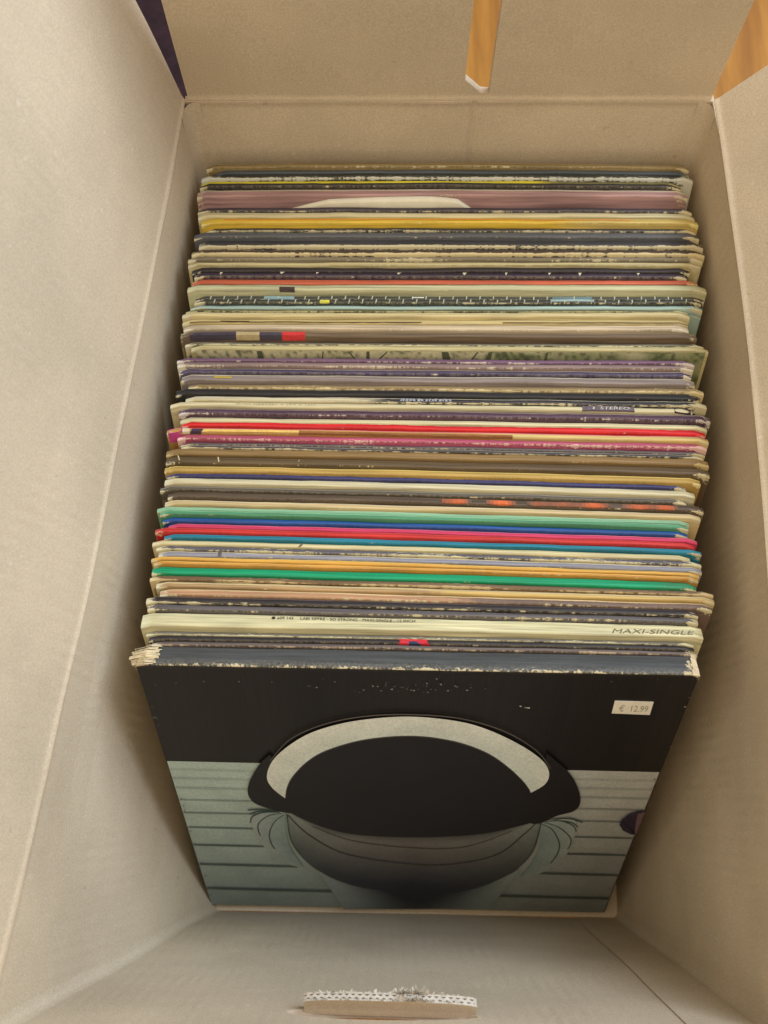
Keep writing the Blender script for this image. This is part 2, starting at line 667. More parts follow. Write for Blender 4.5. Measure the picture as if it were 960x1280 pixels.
# rear flap, cut open by a slot
SU0, SU1 = 0.526, 0.574
bus = space(24)[:12]
bus = [u * 0.5 / bus[-1] for u in bus] + [SU0, 0.541, 0.557, SU1] + [0.62 + 0.38 * t for t in space(12)]
bvs = [0, .006, .012, .018, .026, .034, .075, .12, .2, .3, .42, .56, .7, .85, .94, 1.0]
si = bus.index(SU0)


def swarp(u, v, i, j):
    if j == 6:
        k = i - si
        if k <= 0:
            return 0.082
        return {1: 0.056, 2: 0.028}.get(k, 0.024)
    if j == 5 and i >= si + 2:
        return 0.0215
    if j == 7:
        return 0.12
    return v


bholes = {(i, j) for i in range(si, si + 3) for j in range(6, 14)}
flap('back_flap', lambda u: lerp(R_BL, R_BR, u) + Vector((0.002 * (1 - 2 * u), 0, 0)), Vector((0, 1, 0)), R(2.0), 0.20, bus, bvs, M_CARD_H,
     Vector((0, -1, 0.1)), holes=bholes, warp=swarp)
flap('front_flap', lambda u: lerp(R_FL, R_FR, u), Vector((0, -1, 0)), R(35), 0.16, space(20), FINE_BOT, M_CARD_H, Vector((0, 1, 0.4)))

# ------------------------------------------------------------------ the records
LEAN = R(27.0)
CL, SL = math.cos(LEAN), math.sin(LEAN)
NRM = Vector((0, -CL, SL))           # out of the front of a sleeve
DWN = Vector((0, -SL, -CL))          # down the sleeve
ZT = 0.2815
H = 0.3345


def interp(x, xs, ys):
    if x <= xs[0]:
        return ys[0]
    for i in range(len(xs) - 1):
        if x <= xs[i + 1]:
            return ys[i] + (ys[i + 1] - ys[i]) * (x - xs[i]) / (xs[i + 1] - xs[i])
    return ys[-1]


def dL(y):
    return interp(y, [205, 300, 400, 490, 600, 700, 760, 790, 815, 840], [2, 0, -1, -3, -7, -9, -8, -6, -5, -6])


def dR(y):
    return interp(y, [205, 300, 400, 490, 600, 700, 760, 790, 815, 840], [3, 1, 0, 4, 9, 11, 9, 7, 7, 9])


class Curve:
    """the rear top edge of a record in the photograph's pixels"""
    def __init__(self, yc, i):
        self.yc, self.i = yc, i
        self.amp = 0.0 if i < 0 else 0.55
        self.l, self.r = dL(yc), dR(yc)

    def __call__(self, px):
        t = (px - 240) / 630.0
        y = self.yc + quad3(t, self.l, 0.0, self.r)
        return y + self.amp * mnoise.noise((t * 2.3 + self.i * 3.7, self.i * 1.3, 0.5)) \
                 + 0.25 * self.amp * mnoise.noise((t * 11 + self.i * 1.7, 2.2, self.i))


def edge_point(cv, px):
    return at(px, cv(px), ZT)


def build_cover(root, cvA, cvB, pxL, pxR, opts, mat, cover_mat):
    n = 44
    up = opts.get('up', random.uniform(-0.0011, 0.0011))
    tf = opts.get('tf', 1.0)
    seed = opts['seed']
    cols = []
    for i in range(n + 1):
        u = i / n
        u = u + 0.10 * (math.sin(2 * math.pi * u) / (2 * math.pi)) * -1      # closer together at the ends
        px = lerp(pxL, pxR, u)
        a, b = edge_point(cvA, px), edge_point(cvB, px)
        t = max(0.0011, ((a.y - b.y) * CL - 0.00025) * tf)
        d = min(u, 1 - u) * 0.315
        drop = 0.0022 * max(0, 1 - d / 0.005) ** 2
        s0 = -up + drop + 0.0005 * mnoise.noise((u * 8, seed, 0)) + 0.0003 * mnoise.noise((u * 40, seed, 1))
        cols.append((a, t, s0, u))
    sv, suv, cv_, cuv = [], [], [], []
    NP = 9
    for (a, t, s0, u) in cols:
        r = min(0.36 * t, 0.0011)
        prof = [(0, r), (0.08 * r, 0.55 * r), (0.4 * r, 0.12 * r), (r, 0), (t * 0.5, -0.02 * t), (t - r, 0),
                (t - 0.4 * r, 0.12 * r), (t - 0.08 * r, 0.55 * r), (t, r)]
        for (nn, s) in prof:
            sv.append(a + NRM * nn + DWN * (s + s0))
            suv.append((u * 3.15, min(1, max(0, nn / t))))
        for (nn, s, v) in ((0, H, 0.5), (0, 0.02, 0.5), (0, r, 0.0), (t, r, 1.0), (t, 0.003, 0.8), (t, 0.008, 0.5), (t, 0.05, 0.5), (t, H, 0.5)):
            cv_.append(a + NRM * nn + DWN * (s + s0 * (1 if s < 0.1 else 0)))
            cuv.append((u * 3.15, v))
    sf = []
    for i in range(n):
        for j in range(NP - 1):
            k = i * NP + j
            sf.append((k, k + 1, k + NP + 1, k + NP))
    cf, cm = [], []
    M = 8
    for i in range(n):
        for j in range(M - 1):
            if j == 2:
                continue
            k = i * M + j
            cf.append((k, k + 1, k + M + 1, k + M))
            cm.append(0)
        k = i * M
        cf.append((k + M - 1, k, k + M, k + 2 * M - 1))
        cm.append(0)
    # the open side: bare card all round
    for i, rev in ((0, False), (n, True)):
        ids = [i * M + j for j in range(M)]
        cf.append(tuple(ids if rev else reversed(ids)))
        cm.append(1)
        b0 = i * NP
        ids = [b0 + j for j in range(NP)]
        sf.append(tuple(ids if not rev else reversed(ids)))
    cover = mesh_obj('cover', cv_, cf, [cover_mat, M_EDGE], root, uvs=cuv, fmat=cm)
    spine = mesh_obj('spine', sv, sf, [mat], root, uvs=suv, smooth=True)
    return cover, spine, cols


def spine_point(cols, u, v, lift=0.00012):
    us = [c[3] for c in cols]
    i = 0
    while i < len(us) - 2 and us[i + 1] < u:
        i += 1
    f = (u - us[i]) / (us[i + 1] - us[i])
    a = lerp(cols[i][0], cols[i + 1][0], f)
    t = lerp(cols[i][1], cols[i + 1][1], f)
    s0 = lerp(cols[i][2], cols[i + 1][2], f)
    if v > 1.0:
        return a + NRM * (t + lift) + DWN * (s0 + (v - 1.0) * t)
    return a + NRM * (t * v) + DWN * (s0 - lift - 0.02 * t)


def patch(parent, cols, pxL, pxR, items, name='printed_patch'):
    """flat print on a spine: items are (px0, px1, v0, v1, colour, slant); v above 1 runs on over the front edge"""
    if len(items) > 1 and len(items) <= 12:
        for it in items:
            patch(parent, cols, pxL, pxR, [it], name)
        return None
    vv, ffc, cc = [], [], []
    for it in items:
        p0, p1, v0, v1, c = it[:5]
        sl = it[5] if len(it) > 5 else 0
        k = max(1, int((p1 - p0) / 12))
        b0 = len(vv)
        for i in range(k + 1):
            px = lerp(p0, p1, i / k)
            j = 0.05 * (random.random() - 0.5)
            for q in range(3):
                v = (v0 + j, (min(v1, 1.0) + j if v1 > 1.0 else (v0 + v1) / 2 + j), v1 + j)[q]
                px_ = px + sl * (1 - q / 2)
                if name == 'bare_nick':
                    px_ = lerp((p0 + p1) / 2, px_, 1 - q / 2)
                vv.append(spine_point(cols, (px_ - pxL) / (pxR - pxL), v))
                cc.append(c)
        for i in range(k):
            for q in range(2):
                a = b0 + 3 * i + q
                ffc.append((a, a + 1, a + 4, a + 3))
    o_ = mesh_obj(name, vv, ffc, M_FLATPRINT, parent, vcol=cc)
    if len(items) > 1:
        o_['kind'] = 'stuff'
    return o_


def text_mesh(body, shear=0.0):
    cu = bpy.data.curves.new('lettering', 'FONT')
    cu.body = body
    cu.size = 1.0
    cu.shear = shear
    cu.resolution_u = 3
    ob = bpy.data.objects.new('lettering', cu)
    col.objects.link(ob)
    dg = bpy.context.evaluated_depsgraph_get()
    me = bpy.data.meshes.new_from_object(ob.evaluated_get(dg))
    pts = [v.co.copy() for v in me.vertices]
    fcs = [tuple(p.vertices) for p in me.polygons]
    bpy.data.objects.remove(ob)
    bpy.data.curves.remove(cu)
    bpy.data.meshes.remove(me)
    x0, x1 = min(p.x for p in pts), max(p.x for p in pts)
    return [((p.x - x0) / (x1 - x0), p.y / 0.72) for p in pts], fcs


def spine_text(parent, cols, pxL, pxR, body, p0, p1, vtop, vbot, mat, shear=0.0, lift=0.0002):
    pts, fcs = text_mesh(body, shear)
    vv = []
    for (x, y) in pts:
        u = (lerp(p0, p1, x) - pxL) / (pxR - pxL)
        vv.append(spine_point(cols, u, lerp(vbot, vtop, y), lift))
    return mesh_obj('printed_text', vv, fcs, mat, parent)


C = lin
W = lin((206, 196, 160))
# rear edge y in the middle, left x, right x, colour, options, label
REC = [
    (203, 258, 861, C((140, 118, 72)), dict(wear=.25, c2=C((178, 160, 112)), split=.3), 'plain brown card sleeve at the very back, against the rear wall of the box'),
    (210, 268, 862, C((72, 84, 92)), dict(wear=.2, c2=C((120, 132, 140)), split=.25, rough=.4), 'slate blue sleeve second from the rear wall, just behind the scuffed black and white one'),
    (216, 252, 866, C((66, 66, 56)), dict(wear=.72, edge=C((206, 204, 184))), 'heavily scuffed black and white sleeve right behind the thin yellow spine'),
    (224.5, 251, 850, C((228, 212, 40)), dict(wear=.12, edge=C((214, 200, 120)), right=C((120, 112, 62)), right_at=.72, fade=.1), 'bright lemon yellow spine near the rear wall, fading to olive on the right'),
    (229, 250, 851, C((50, 45, 46)), dict(wear=.18), 'thin black spine directly in front of the lemon yellow one'),
    (235, 247, 858, C((178, 138, 134)), dict(wear=.2, c2=C((214, 200, 172)), split=.36, wob=.1, tf=.62, fade=.1, paper=1), 'mauve pink sleeve with white inner paper bulging out of it near the back'),
    (257, 247, 865, C((64, 56, 68)), dict(wear=.36, c2=C((96, 84, 78)), split=.3), 'dark navy sleeve between the mauve one with bulging paper and a thick cream one'),
    (264, 248, 868, C((212, 200, 152)), dict(wear=.1, edge=C((226, 216, 176))), 'thick plain cream sleeve right behind the yellow spine with the orange stripe'),
    (273.5, 252, 872, C((226, 186, 52)), dict(wear=.16, stripe=C((222, 120, 44)), right=C((206, 178, 96)), right_at=.74, edge=C((230, 212, 130))), 'yellow spine with a burnt orange stripe along its middle'),
    (283, 256, 870, C((60, 58, 60)), dict(wear=.55, tf=.8), 'black sleeve with frayed cream edge in front of the yellow and orange spine'),
    (290, 243, 873, C((92, 94, 98)), dict(wear=.16, fade=.1), 'slate grey sleeve in front of the frayed black one, jutting out at left'),
    (300, 249, 878, C((68, 66, 68)), dict(wear=.34, fray=.18), 'thick charcoal sleeve with cream left corner and scratches, in front of the slate grey one'),
    (312, 240, 880, C((78, 62, 54)), dict(wear=.5, fray=.16, edge=C((214, 194, 140))), 'dark brown spine with a long cream torn patch near its middle'),
    (321.5, 235, 878, C((132, 120, 96)), dict(wear=.62), 'thin speckled khaki sleeve just in front of the brown spine with the torn patch'),
    (327.5, 235, 876, C((198, 184, 130)), dict(wear=.35, c2=C((150, 138, 106)), split=.3), 'thin yellowish cream sleeve right behind the plain black spine near the back'),
    (333, 240, 862, C((50, 42, 44)), dict(wear=.1, fade=.08), 'plain black spine just behind the purple-black one with white nicks'),
    (341, 243, 858, C((54, 40, 62)), dict(wear=.24, nicks=1, fade=.4), 'purple-black spine nicked with small white triangles, right behind the orange-red one'),
    (348.5, 240, 872, C((208, 98, 66)), dict(wear=.36, edge=C((226, 184, 130))), 'orange-red spine scuffed with cream, behind the thick pale green-cream one'),
    (357, 235, 882, C((198, 196, 152)), dict(wear=.08, c2=C((150, 152, 112)), split=.28, tf=.85, tab=1), 'thick pale greenish cream sleeve with a small black block near its left end'),
    (370, 244, 880, C((66, 70, 64)), dict(wear=.2, ticks=0), 'dark spine with white tick marks and pale cyan blocks'),
    (376, 243, 876, C((58, 62, 56)), dict(wear=.3, ticks=1), 'dark spine with white tick marks and a tiny yellow spot, second of the ticked pair'),
    (381.5, 238, 878, C((164, 192, 180)), dict(wear=.12, c2=C((140, 168, 162)), split=.45), 'pale aqua sleeve in front of the two spines with white tick marks'),
    (388, 232, 860, C((92, 92, 62)), dict(wear=.5, edge=C((186, 178, 126))), 'thin olive frayed spine right in front of the pale aqua one'),
    (391.5, 228, 862, C((212, 194, 138)), dict(wear=.12, c2=C((228, 214, 168)), split=.35), 'cream sleeve behind the cream one with the painted brown gap'),
    (399, 228, 860, C((206, 186, 124)), dict(wear=.15, gap=1), 'cream sleeve with a broken dark gap painted brown along its front edge'),
    (406.5, 230, 860, C((204, 184, 150)), dict(wear=.2, edge=C((222, 210, 180))), 'pinkish cream sleeve right behind the brown one with a red block'),
    (416, 226, 870, C((116, 96, 74)), dict(wear=.12, blocks=1, c2=C((142, 122, 92)), split=.4, fade=.06, tf=.8), 'brown spine with a red and a cream block between navy ones on its left'),
    (428, 231, 880, C((110, 104, 84)), dict(wear=.6, edge=C((214, 204, 160))), 'thin worn grey sleeve just behind the sleeve with green trees'),
    (433, 239, 885, C((200, 188, 134)), dict(wear=.2, tf=.42, trees=1), 'thick cream-edged sleeve with green and dark trees printed on its face'),
    (449.5, 221, 868, C((118, 84, 112)), dict(wear=.3, fade=.15, edge=C((212, 196, 180))), 'plum purple sleeve in front of the green trees, first of the purple run'),
    (455.5, 222, 866, C((140, 116, 112)), dict(wear=.42, edge=C((216, 202, 172))), 'mauve grey sleeve with cream scuffed edges between the plum and the indigo ones'),
    (462, 224, 864, C((70, 58, 88)), dict(wear=.3, fade=.3, edge=C((212, 200, 176)), c2=C((196, 184, 160)), split=.3), 'deep indigo spine with a ragged cream rear edge'),
    (469.5, 227, 868, C((142, 128, 122)), dict(wear=.2, c2=C((206, 194, 164)), split=.3, spot=1), 'grey-mauve sleeve with cream rear edge and a yellow smudge at left'),
    (480.5, 235, 880, C((150, 126, 84)), dict(wear=.55, edge=C((216, 196, 140))), 'tan sleeve with scuffed cream edge just behind the broad black spine'),
    (488, 220, 873, C((46, 43, 42)), dict(wear=.05, c2=C((92, 88, 88)), split=.2, fade=.03), 'broad black spine in the middle of the row, behind the half cream half black one'),
    (498.5, 232, 883, C((212, 200, 162)), dict(wear=.45, right=C((48, 44, 50)), right_at=.36, c2=C((216, 206, 180)), split=.28, jazz=1), 'spine that is cream on its left and black with cream chips on its right'),
    (506.5, 213, 865, C((212, 200, 156)), dict(wear=.1, stereo=1), 'cream spine reading STEREO in a grey block near its right end'),
    (514, 224, 887, C((82, 54, 72)), dict(wear=.25, c2=C((140, 126, 122)), split=.32, edge=C((200, 186, 172))), 'maroon purple spine with greyish rear edge, in front of the STEREO spine'),
    (524.5, 225, 884, C((212, 200, 154)), dict(wear=.1), 'cream sleeve right behind the bright scarlet spine'),
    (532, 227, 881, C((226, 34, 38)), dict(wear=.04, wavy=1, fade=.05, c2=C((214, 200, 156)), split=.22, wob=.5), 'bright scarlet spine with a wavy cream rear edge'),
    (540.5, 209, 885, C((196, 148, 70)), dict(wear=.08, c2=C((216, 128, 132)), split=.36, wob=.04, pinkend=1, right=C((214, 186, 110)), right_at=.6), 'ochre spine with pink rear edge and a magenta left end'),
    (549.5, 222, 883, C((184, 76, 106)), dict(wear=.42, edge=C((226, 180, 166))), 'rose magenta spine scuffed with cream, right in front of the ochre one'),
    (556.5, 225, 882, C((96, 86, 88)), dict(wear=.2), 'thin dark grey sleeve between the rose magenta and the silvery ones'),
    (560.5, 226, 880, C((70, 64, 62)), dict(wear=.5, c2=C((176, 170, 164)), split=.35, wob=.06, fray=.12), 'black spine with a thin silvery line and torn cream front edge'),
    (566, 208, 885, C((146, 116, 70)), dict(wear=.06, edge=C((196, 170, 112)), fade=.1), 'wide olive brown kraft sleeve, rear one of the brown pair in the middle'),
    (577, 208, 886, C((98, 80, 54)), dict(wear=.08, fade=.05, right=C((104, 84, 58)), scr=1), 'dark brown sleeve with a few pale scratches, front one of the brown pair'),
    (589, 206, 875, C((190, 154, 74)), dict(wear=.1, c2=C((230, 200, 110)), split=.3, wob=.04, edge=C((226, 204, 140))), 'ochre yellow sleeve right behind the navy blue spine'),
    (598.5, 208, 858, C((58, 58, 108)), dict(wear=.2, wob=.5, c2=C((196, 164, 92)), split=.2, fade=.1), 'navy blue spine between the ochre and the thick cream sleeve'),
    (604.5, 206, 868, C((206, 196, 156)), dict(wear=.12, edge=C((226, 218, 190))), 'thick cream sleeve in front of the navy blue spine'),
    (614.5, 200, 858, C((84, 76, 66)), dict(wear=.14, c2=C((140, 132, 116)), split=.5, wob=.05), 'dark grey spine with a thin pale line, right behind the one flashing orange'),
    (622, 210, 879, C((92, 76, 60)), dict(wear=.1, fire=1, fade=.1), 'brown-black spine flashing bright orange in its middle and right'),
    (632, 206, 876, C((204, 180, 128)), dict(wear=.1, c2=C((224, 204, 160)), split=.4), 'beige sleeve right behind the mint green spine'),
    (640, 196, 862, C((130, 186, 144)), dict(wear=.05, c2=C((178, 210, 172)), split=.4, fade=.1), 'pale mint green spine, rear one of the green pair'),
    (647, 200, 860, C((74, 146, 104)), dict(wear=.05, c2=C((140, 190, 148)), split=.4, fade=.1), 'mid green spine between the mint and the blue ones'),
    (654, 203, 860, C((34, 82, 152)), dict(wear=.03, fade=.05), 'bright royal blue spine between the green and the pink ones'),
    (661, 210, 872, C((212, 52, 96)), dict(wear=.04, c2=C((226, 116, 134)), split=.36, fade=.1), 'raspberry pink spine right behind the tomato red one'),
    (668.5, 194, 868, C((212, 44, 42)), dict(wear=.05, c2=C((222, 96, 86)), split=.3, fade=.1), 'tomato red spine with pale rear edge, in front of the raspberry one'),
    (676, 205, 877, C((24, 128, 154)), dict(wear=.04, c2=C((64, 156, 174)), split=.35, fade=.05), 'teal blue spine in front of the tomato red one'),
    (682.5, 190, 863, C((210, 196, 146)), dict(wear=.12, tick58=1), 'thick cream sleeve right in front of the teal spine'),
    (690.5, 195, 877, C((88, 86, 98)), dict(wear=.68, edge=C((208, 196, 152))), 'grey-blue spine almost rubbed away to cream, behind the lavender one'),
    (697, 198, 877, C((140, 140, 154)), dict(wear=.2, c2=C((204, 190, 150)), split=.36, wob=.4, tick60=1), 'lavender grey spine with cream rear edge and a dark notch at left'),
    (706, 189, 874, C((222, 164, 58)), dict(wear=.12, c2=C((230, 196, 110)), split=.35), 'yellow-orange spine, rear one of the orange pair'),
    (711.5, 192, 873, C((206, 142, 50)), dict(wear=.12, c2=C((236, 192, 100)), split=.5), 'deeper orange spine right behind the emerald green one'),
    (716.5, 190, 870, C((16, 156, 104)), dict(wear=.02, fade=.03, right=C((52, 142, 96)), right_at=.93, edge=C((200, 190, 140))), 'broad emerald green spine, the brightest green in the row'),
    (728.5, 187, 892, C((120, 92, 64)), dict(wear=.66, edge=C((210, 186, 134))), 'brown frayed spine right in front of the emerald green one'),
    (735, 195, 893, C((176, 142, 96)), dict(wear=.42, c2=C((208, 186, 136)), split=.5, right=C((206, 172, 96)), right_at=.5), 'beige sleeve turning yellow on the right, second in front of the emerald spine'),
    (744, 200, 890, C((184, 138, 100)), dict(wear=.3, c2=C((212, 184, 136)), split=.35, right=C((120, 96, 84)), right_at=.55), 'peach brown sleeve right behind the black spine with white top line'),
    (754.5, 183, 872, C((48, 42, 44)), dict(wear=.36, c2=C((112, 104, 106)), split=.2, wob=.1), 'black spine with a thin white scratched line along its rear edge, behind the grey one'),
    (764.5, 185, 872, C((94, 88, 90)), dict(wear=.42, c2=C((92, 84, 88)), split=.3), 'dark grey scuffed spine right behind the wide cream MAXI-SINGLE spine'),
    (773.5, 178, 877, C((212, 204, 158)), dict(wear=.05, fade=.05, maxi=1, rough=.45), 'wide cream spine reading MAXI-SINGLE, second group from the front'),
    (794.5, 182, 868, C((116, 110, 100)), dict(wear=.6, edge=C((208, 200, 156))), 'thin grey spine with rubbed cream edge in front of the MAXI-SINGLE one'),
    (800, 186, 868, C((48, 42, 44)), dict(wear=.12, red=1), 'black spine with a small red and blue spot near its middle'),
    (807.5, 190, 872, C((104, 92, 88)), dict(wear=.45, edge=C((206, 184, 150))), 'thin worn grey-beige sleeve right behind the big boxed set at the front'),
]
FRONT_Y = 813.0
GROUP = 'record sleeves standing in the box'

curves = [Curve(r[0], i) for i, r in enumerate(REC)]
cv_front = Curve(FRONT_Y, 500)
cv_front.amp = 0.25
curves.append(cv_front)


def face_point(a, u_off, s, t, lift):
    return a + NRM * (t + lift) + DWN * s


for i, (yc, xl, xr, color, op, label) in enumerate(REC):
    op = dict(op)
    op['seed'] = i * 2.37
    cA, cB = curves[i], curves[i + 1]
    mid_a = edge_point(cA, (xl + xr) / 2)
    base = mid_a + DWN * H
    base.z = -0.017
    root = empty('record_sleeve', base, label, 'record sleeve', GROUP)
    ms = mat_spine('sleeve_card_%d' % i, color, op.get('c2'), op.get('split', .4), op.get('wear', .3), op['seed'],
                   op.get('edge', CREAM), op.get('rough', .5), op.get('fade', .25), op.get('right'), op.get('right_at', .5),
                   op.get('wob', .25), op.get('fray', 0.0))
    cover, spine, cols = build_cover(root, cA, cB, xl, xr, op, ms, ms)
    if 'stripe' in op:
        patch(spine, cols, xl, xr, [(280 + k * 46, 280 + k * 46 + 47, .42 + .03 * (k % 2), .60, op['stripe']) for k in range(11)], 'printed_stripe')
    if 'paper' in op:
        pv, pf = [], []
        nn = 50
        for j in range(nn + 1):
            px = lerp(326, 612, j / nn)
            t = j / nn
            a = edge_point(cA, px)
            a.y -= 0.0100 * 0.62 / 0.9
            hgt = math.sin(math.pi * min(1, t * 1.25) * 0.5) ** 0.8 * (1 if t < .7 else max(0.0, math.cos((t - .7) / .3 * math.pi / 2)) ** 1.2)
            bulge = 0.0026 * hgt
            for (n_, s_) in ((0.0004, 0.020), (0.0006 + bulge * .2, 0.006 - 0.0055 * hgt), (0.0008 + bulge * .55, 0.0035 - 0.0058 * hgt), (0.001 + bulge * .9, 0.006 - 0.0045 * hgt), (0.001 + bulge * .9, 0.030)):
                pv.append(a + NRM * (n_ + 0.0002) + DWN * (s_ + 0.011 * max(0, 1 - hgt * 1.6)))
        for j in range(nn):
            for q in range(4):
                k = j * 5 + q
                pf.append((k, k + 1, k + 6, k + 5))
        mesh_obj('inner_sleeve', pv, pf, M_PAPER, root, smooth=True)
    if 'nicks' in op:
        items = []
        for px in (276, 352, 396, 498, 580, 632, 686, 724, 797):
            w_ = random.uniform(1.0, 3)
            items.append((px - w_, px + w_, -0.02, random.uniform(.5, 1.0), W, 1.0))
        patch(spine, cols, xl, xr, items, 'bare_nick')
    if 'tab' in op:
        patch(spine, cols, xl, xr, [(350, 369, .6, 1.5, C((74, 58, 54)))])
    if 'ticks' in op:
        items = []
        for q in range(36):
            px = 262 + q * 16.8 + op['ticks'] * 5
            if px > 865:
                break
            items.append((px, px + 1.5, 0.0, 1.5, C((176, 176, 150)), 1.5))
        if op['ticks'] == 0:
            items += [(331, 368, .05, 1.5, C((130, 158, 158))), (690, 740, .1, 1.4, C((96, 118, 118))), (515, 530, .3, .7, C((206, 206, 190)))]
        else:
            items += [(400, 412, .3, 1.4, C((214, 206, 60))), (688, 742, -.1, .8, C((148, 170, 164)))]
        patch(spine, cols, xl, xr, items)
    if 'gap' in op:  # shade of the gap in front, painted on the spine as brown strips
        items = []
        for (a0, a1, w0) in ((238, 276, .82), (276, 312, .62), (312, 345, .8), (345, 527, .78), (628, 860, .84)):
            items.append((a0, a1, w0, 1.0, C((74, 52, 28))))
        patch(spine, cols, xl, xr, items, 'painted_gap')
    if 'blocks' in op:
        patch(spine, cols, xl, xr, [(238, 296, .4, 1.9, C((66, 58, 70))), (296, 325, .35, 1.9, C((172, 152, 108))),
                                    (325, 353, .4, 1.9, C((70, 62, 72))), (353, 382, .3, 1.9, C((204, 52, 50)))])
    if 'trees' in op:
        # the picture on the face, below the spine
        vv, ffc, cc = [], [], []
        nx, ny = 300, 12
        for j in range(nx + 1):
            u = j / nx
            k = min(len(cols) - 2, int(u * (len(cols) - 1)))
            a = edge_point(cA, lerp(xl + 6, xr - 4, u))
            t = cols[k][1]
            for q in range(ny + 1):
                s = 0.0012 + 0.045 * (q / ny) ** 1.4
                vv.append(a + NRM * (t + 0.00015) + DWN * s)
                g1 = mnoise.noise((u * 16, q * .25, 4))
                g2 = mnoise.noise((u * 90, q * .9, 9))
                gr = max(0, min(1, (u - .42) * 1.6 + g1 * 1.1))
                lt = C((188, 180, 140))
                green = C((112, 124, 76))
                dk = C((66, 72, 50))
                c = [lerp(lt[z], green[z], gr * .8) for z in range(3)]
                m_ = max(0, min(1, (g1 * .7 + g2 * 1.2) * 3 - .35))
                c = [lerp(c[z], dk[z], .75 * m_) for z in range(3)]
                cc.append(c)
        for j in range(nx):
            for q in range(ny):
                k = j * (ny + 1) + q
                ffc.append((k, k + 1, k + ny + 2, k + ny + 1))
        # trunks and branches
        for (px, w_, lean_, hh) in ((330, 5, -6, .02), (460, 3, 0, .02), (565, 7, -9, .02), (606, 4, 7, .02), (470, 1.5, 14, .01), (448, 1.5, -13, .01), (400, 1.2, 4, .02),
                                    (585, 1.6, 12, .012), (680, 2, 4, .02)):
            b0 = len(vv)
            t = cols[20][1]
            a0 = edge_point(cA, px + lean_ - w_ * .6)
            a1 = edge_point(cA, px + lean_ + w_ * .6)
            a2 = edge_point(cA, px + w_)
            a3 = edge_point(cA, px - w_)
            vv += [a0 + NRM * (t + .0003) + DWN * .0015, a1 + NRM * (t + .0003) + DWN * .0015, a2 + NRM * (t + .0003) + DWN * hh, a3 + NRM * (t + .0003) + DWN * hh]
            ffc.append((b0, b0 + 3, b0 + 2, b0 + 1))
            cc += [C((84, 86, 60))] * 4
        mesh_obj('printed_picture', vv, ffc, M_FLATPRINT, cover, vcol=cc)
    if 'jazz' in op:
        items = []
        px = 500
        while px < 566:
            w_ = random.uniform(1.6, 4.2)
            items.append((px, px + w_, .15 + random.uniform(0, .15), .75 + random.uniform(0, .15), C((150, 150, 154)), random.uniform(-2, 2)))
            px += w_ + random.choice((1.2, 1.6, 2.0))
        patch(spine, cols, xl, xr, items, 'worn_lettering')
    if 'spot' in op:
        patch(spine, cols, xl, xr, [(268, 290, .45, .8, C((176, 150, 52)))], 'yellow_smudge')
    if 'stereo' in op:
        patch(spine, cols, xl, xr, [(727, 792, .0, 1.3, C((98, 86, 92))), (842, 863, -.0, 1.3, C((58, 44, 48)))])
        spine_text(spine, cols, xl, xr, 'STEREO', 749, 786, .12, .86, M_INK_WHITE, .2, .0004)
        patch(spine, cols, xl, xr, [(734, 736, .15, .6, C((190, 184, 170)), 2), (737, 741, .6, .8, C((190, 184, 170))), (740, 742, .12, .8, C((190, 184, 170)), 1)], 'printed_mark')
        items = []
        px = 296
        while px < 394:                         # a line of lettering too worn to read
            w_ = random.uniform(1.2, 3.2)
            items.append((px, px + w_, .42 + random.uniform(0, .08), .62 + random.uniform(0, .1), C((150, 140, 106)), random.uniform(-1, 1)))
            px += w_ + random.choice((1.2, 1.4, 1.8, 4.5))
        patch(spine, cols, xl, xr, items, 'worn_lettering')
    if 'pinkend' in op:
        patch(spine, cols, xl, xr, [(211, 229, .08, 3.0, C((186, 62, 122))), (229, 238, .3, 1.5, C((206, 190, 150))), (238, 252, .35, 1.5, C((66, 50, 66)), 3),
                                    (252, 374, .40, .98, C((218, 178, 88))), (374, 640, .62, 1.5, C((136, 86, 42)))])
    if 'scr' in op:
        patch(spine, cols, xl, xr, [(225, 226.4, .0, .8, C((196, 180, 130)), -3), (274, 275.5, .1, .9, C((206, 190, 140)), -2), (373, 374, .3, .6, C((186, 168, 120)), 1)], 'pale_scratch')
    if 'fire' in op:
        items = []
        for k in range(64):
            px = 552 + k * 4.6
            f = max(0, mnoise.noise((k * .16, 7, 2)) * 1.4 + .3)
            if f > .02:
                c = [lerp(color[z], C((206, 96, 46))[z], min(1, f * 1.2)) for z in range(3)]
                items.append((px, px + 4.7, .3, 1.0 + .3 * min(1, f), c))
        patch(spine, cols, xl, xr, items, 'printed_flames')
    if 'tick58' in op:
        patch(spine, cols, xl, xr, [(373, 376, .3, .95, C((88, 80, 66)), 3)], 'printed_mark')
    if 'tick60' in op:
        patch(spine, cols, xl, xr, [(273, 277.5, .0, 1.0, C((92, 82, 74)))], 'dark_notch')
    if 'maxi' in op:
        spine_text(spine, cols, xl, xr, '\u25cf 609 143', 340, 367, .16, .38, M_INK)
        spine_text(spine, cols, xl, xr, 'LABI SIFFRE - SO STRONG - MAXI-SINGLE - 12 INCH', 376, 519, .16, .38, M_INK)
        spine_text(spine, cols, xl, xr, 'MAXI-SINGLE', 763, 866, .46, .84, M_INK_OLIVE, .28)
    if 'red' in op:
        patch(spine, cols, xl, xr, [(499, 534, .02, .5, C((196, 36, 44))), (497, 511, .45, 1.6, C((190, 34, 42)), 4), (525, 538, .45, 1.6, C((190, 34, 42)), -5),
                                    (511, 526, .5, 1.6, C((40, 46, 76)))], 'printed_spot')

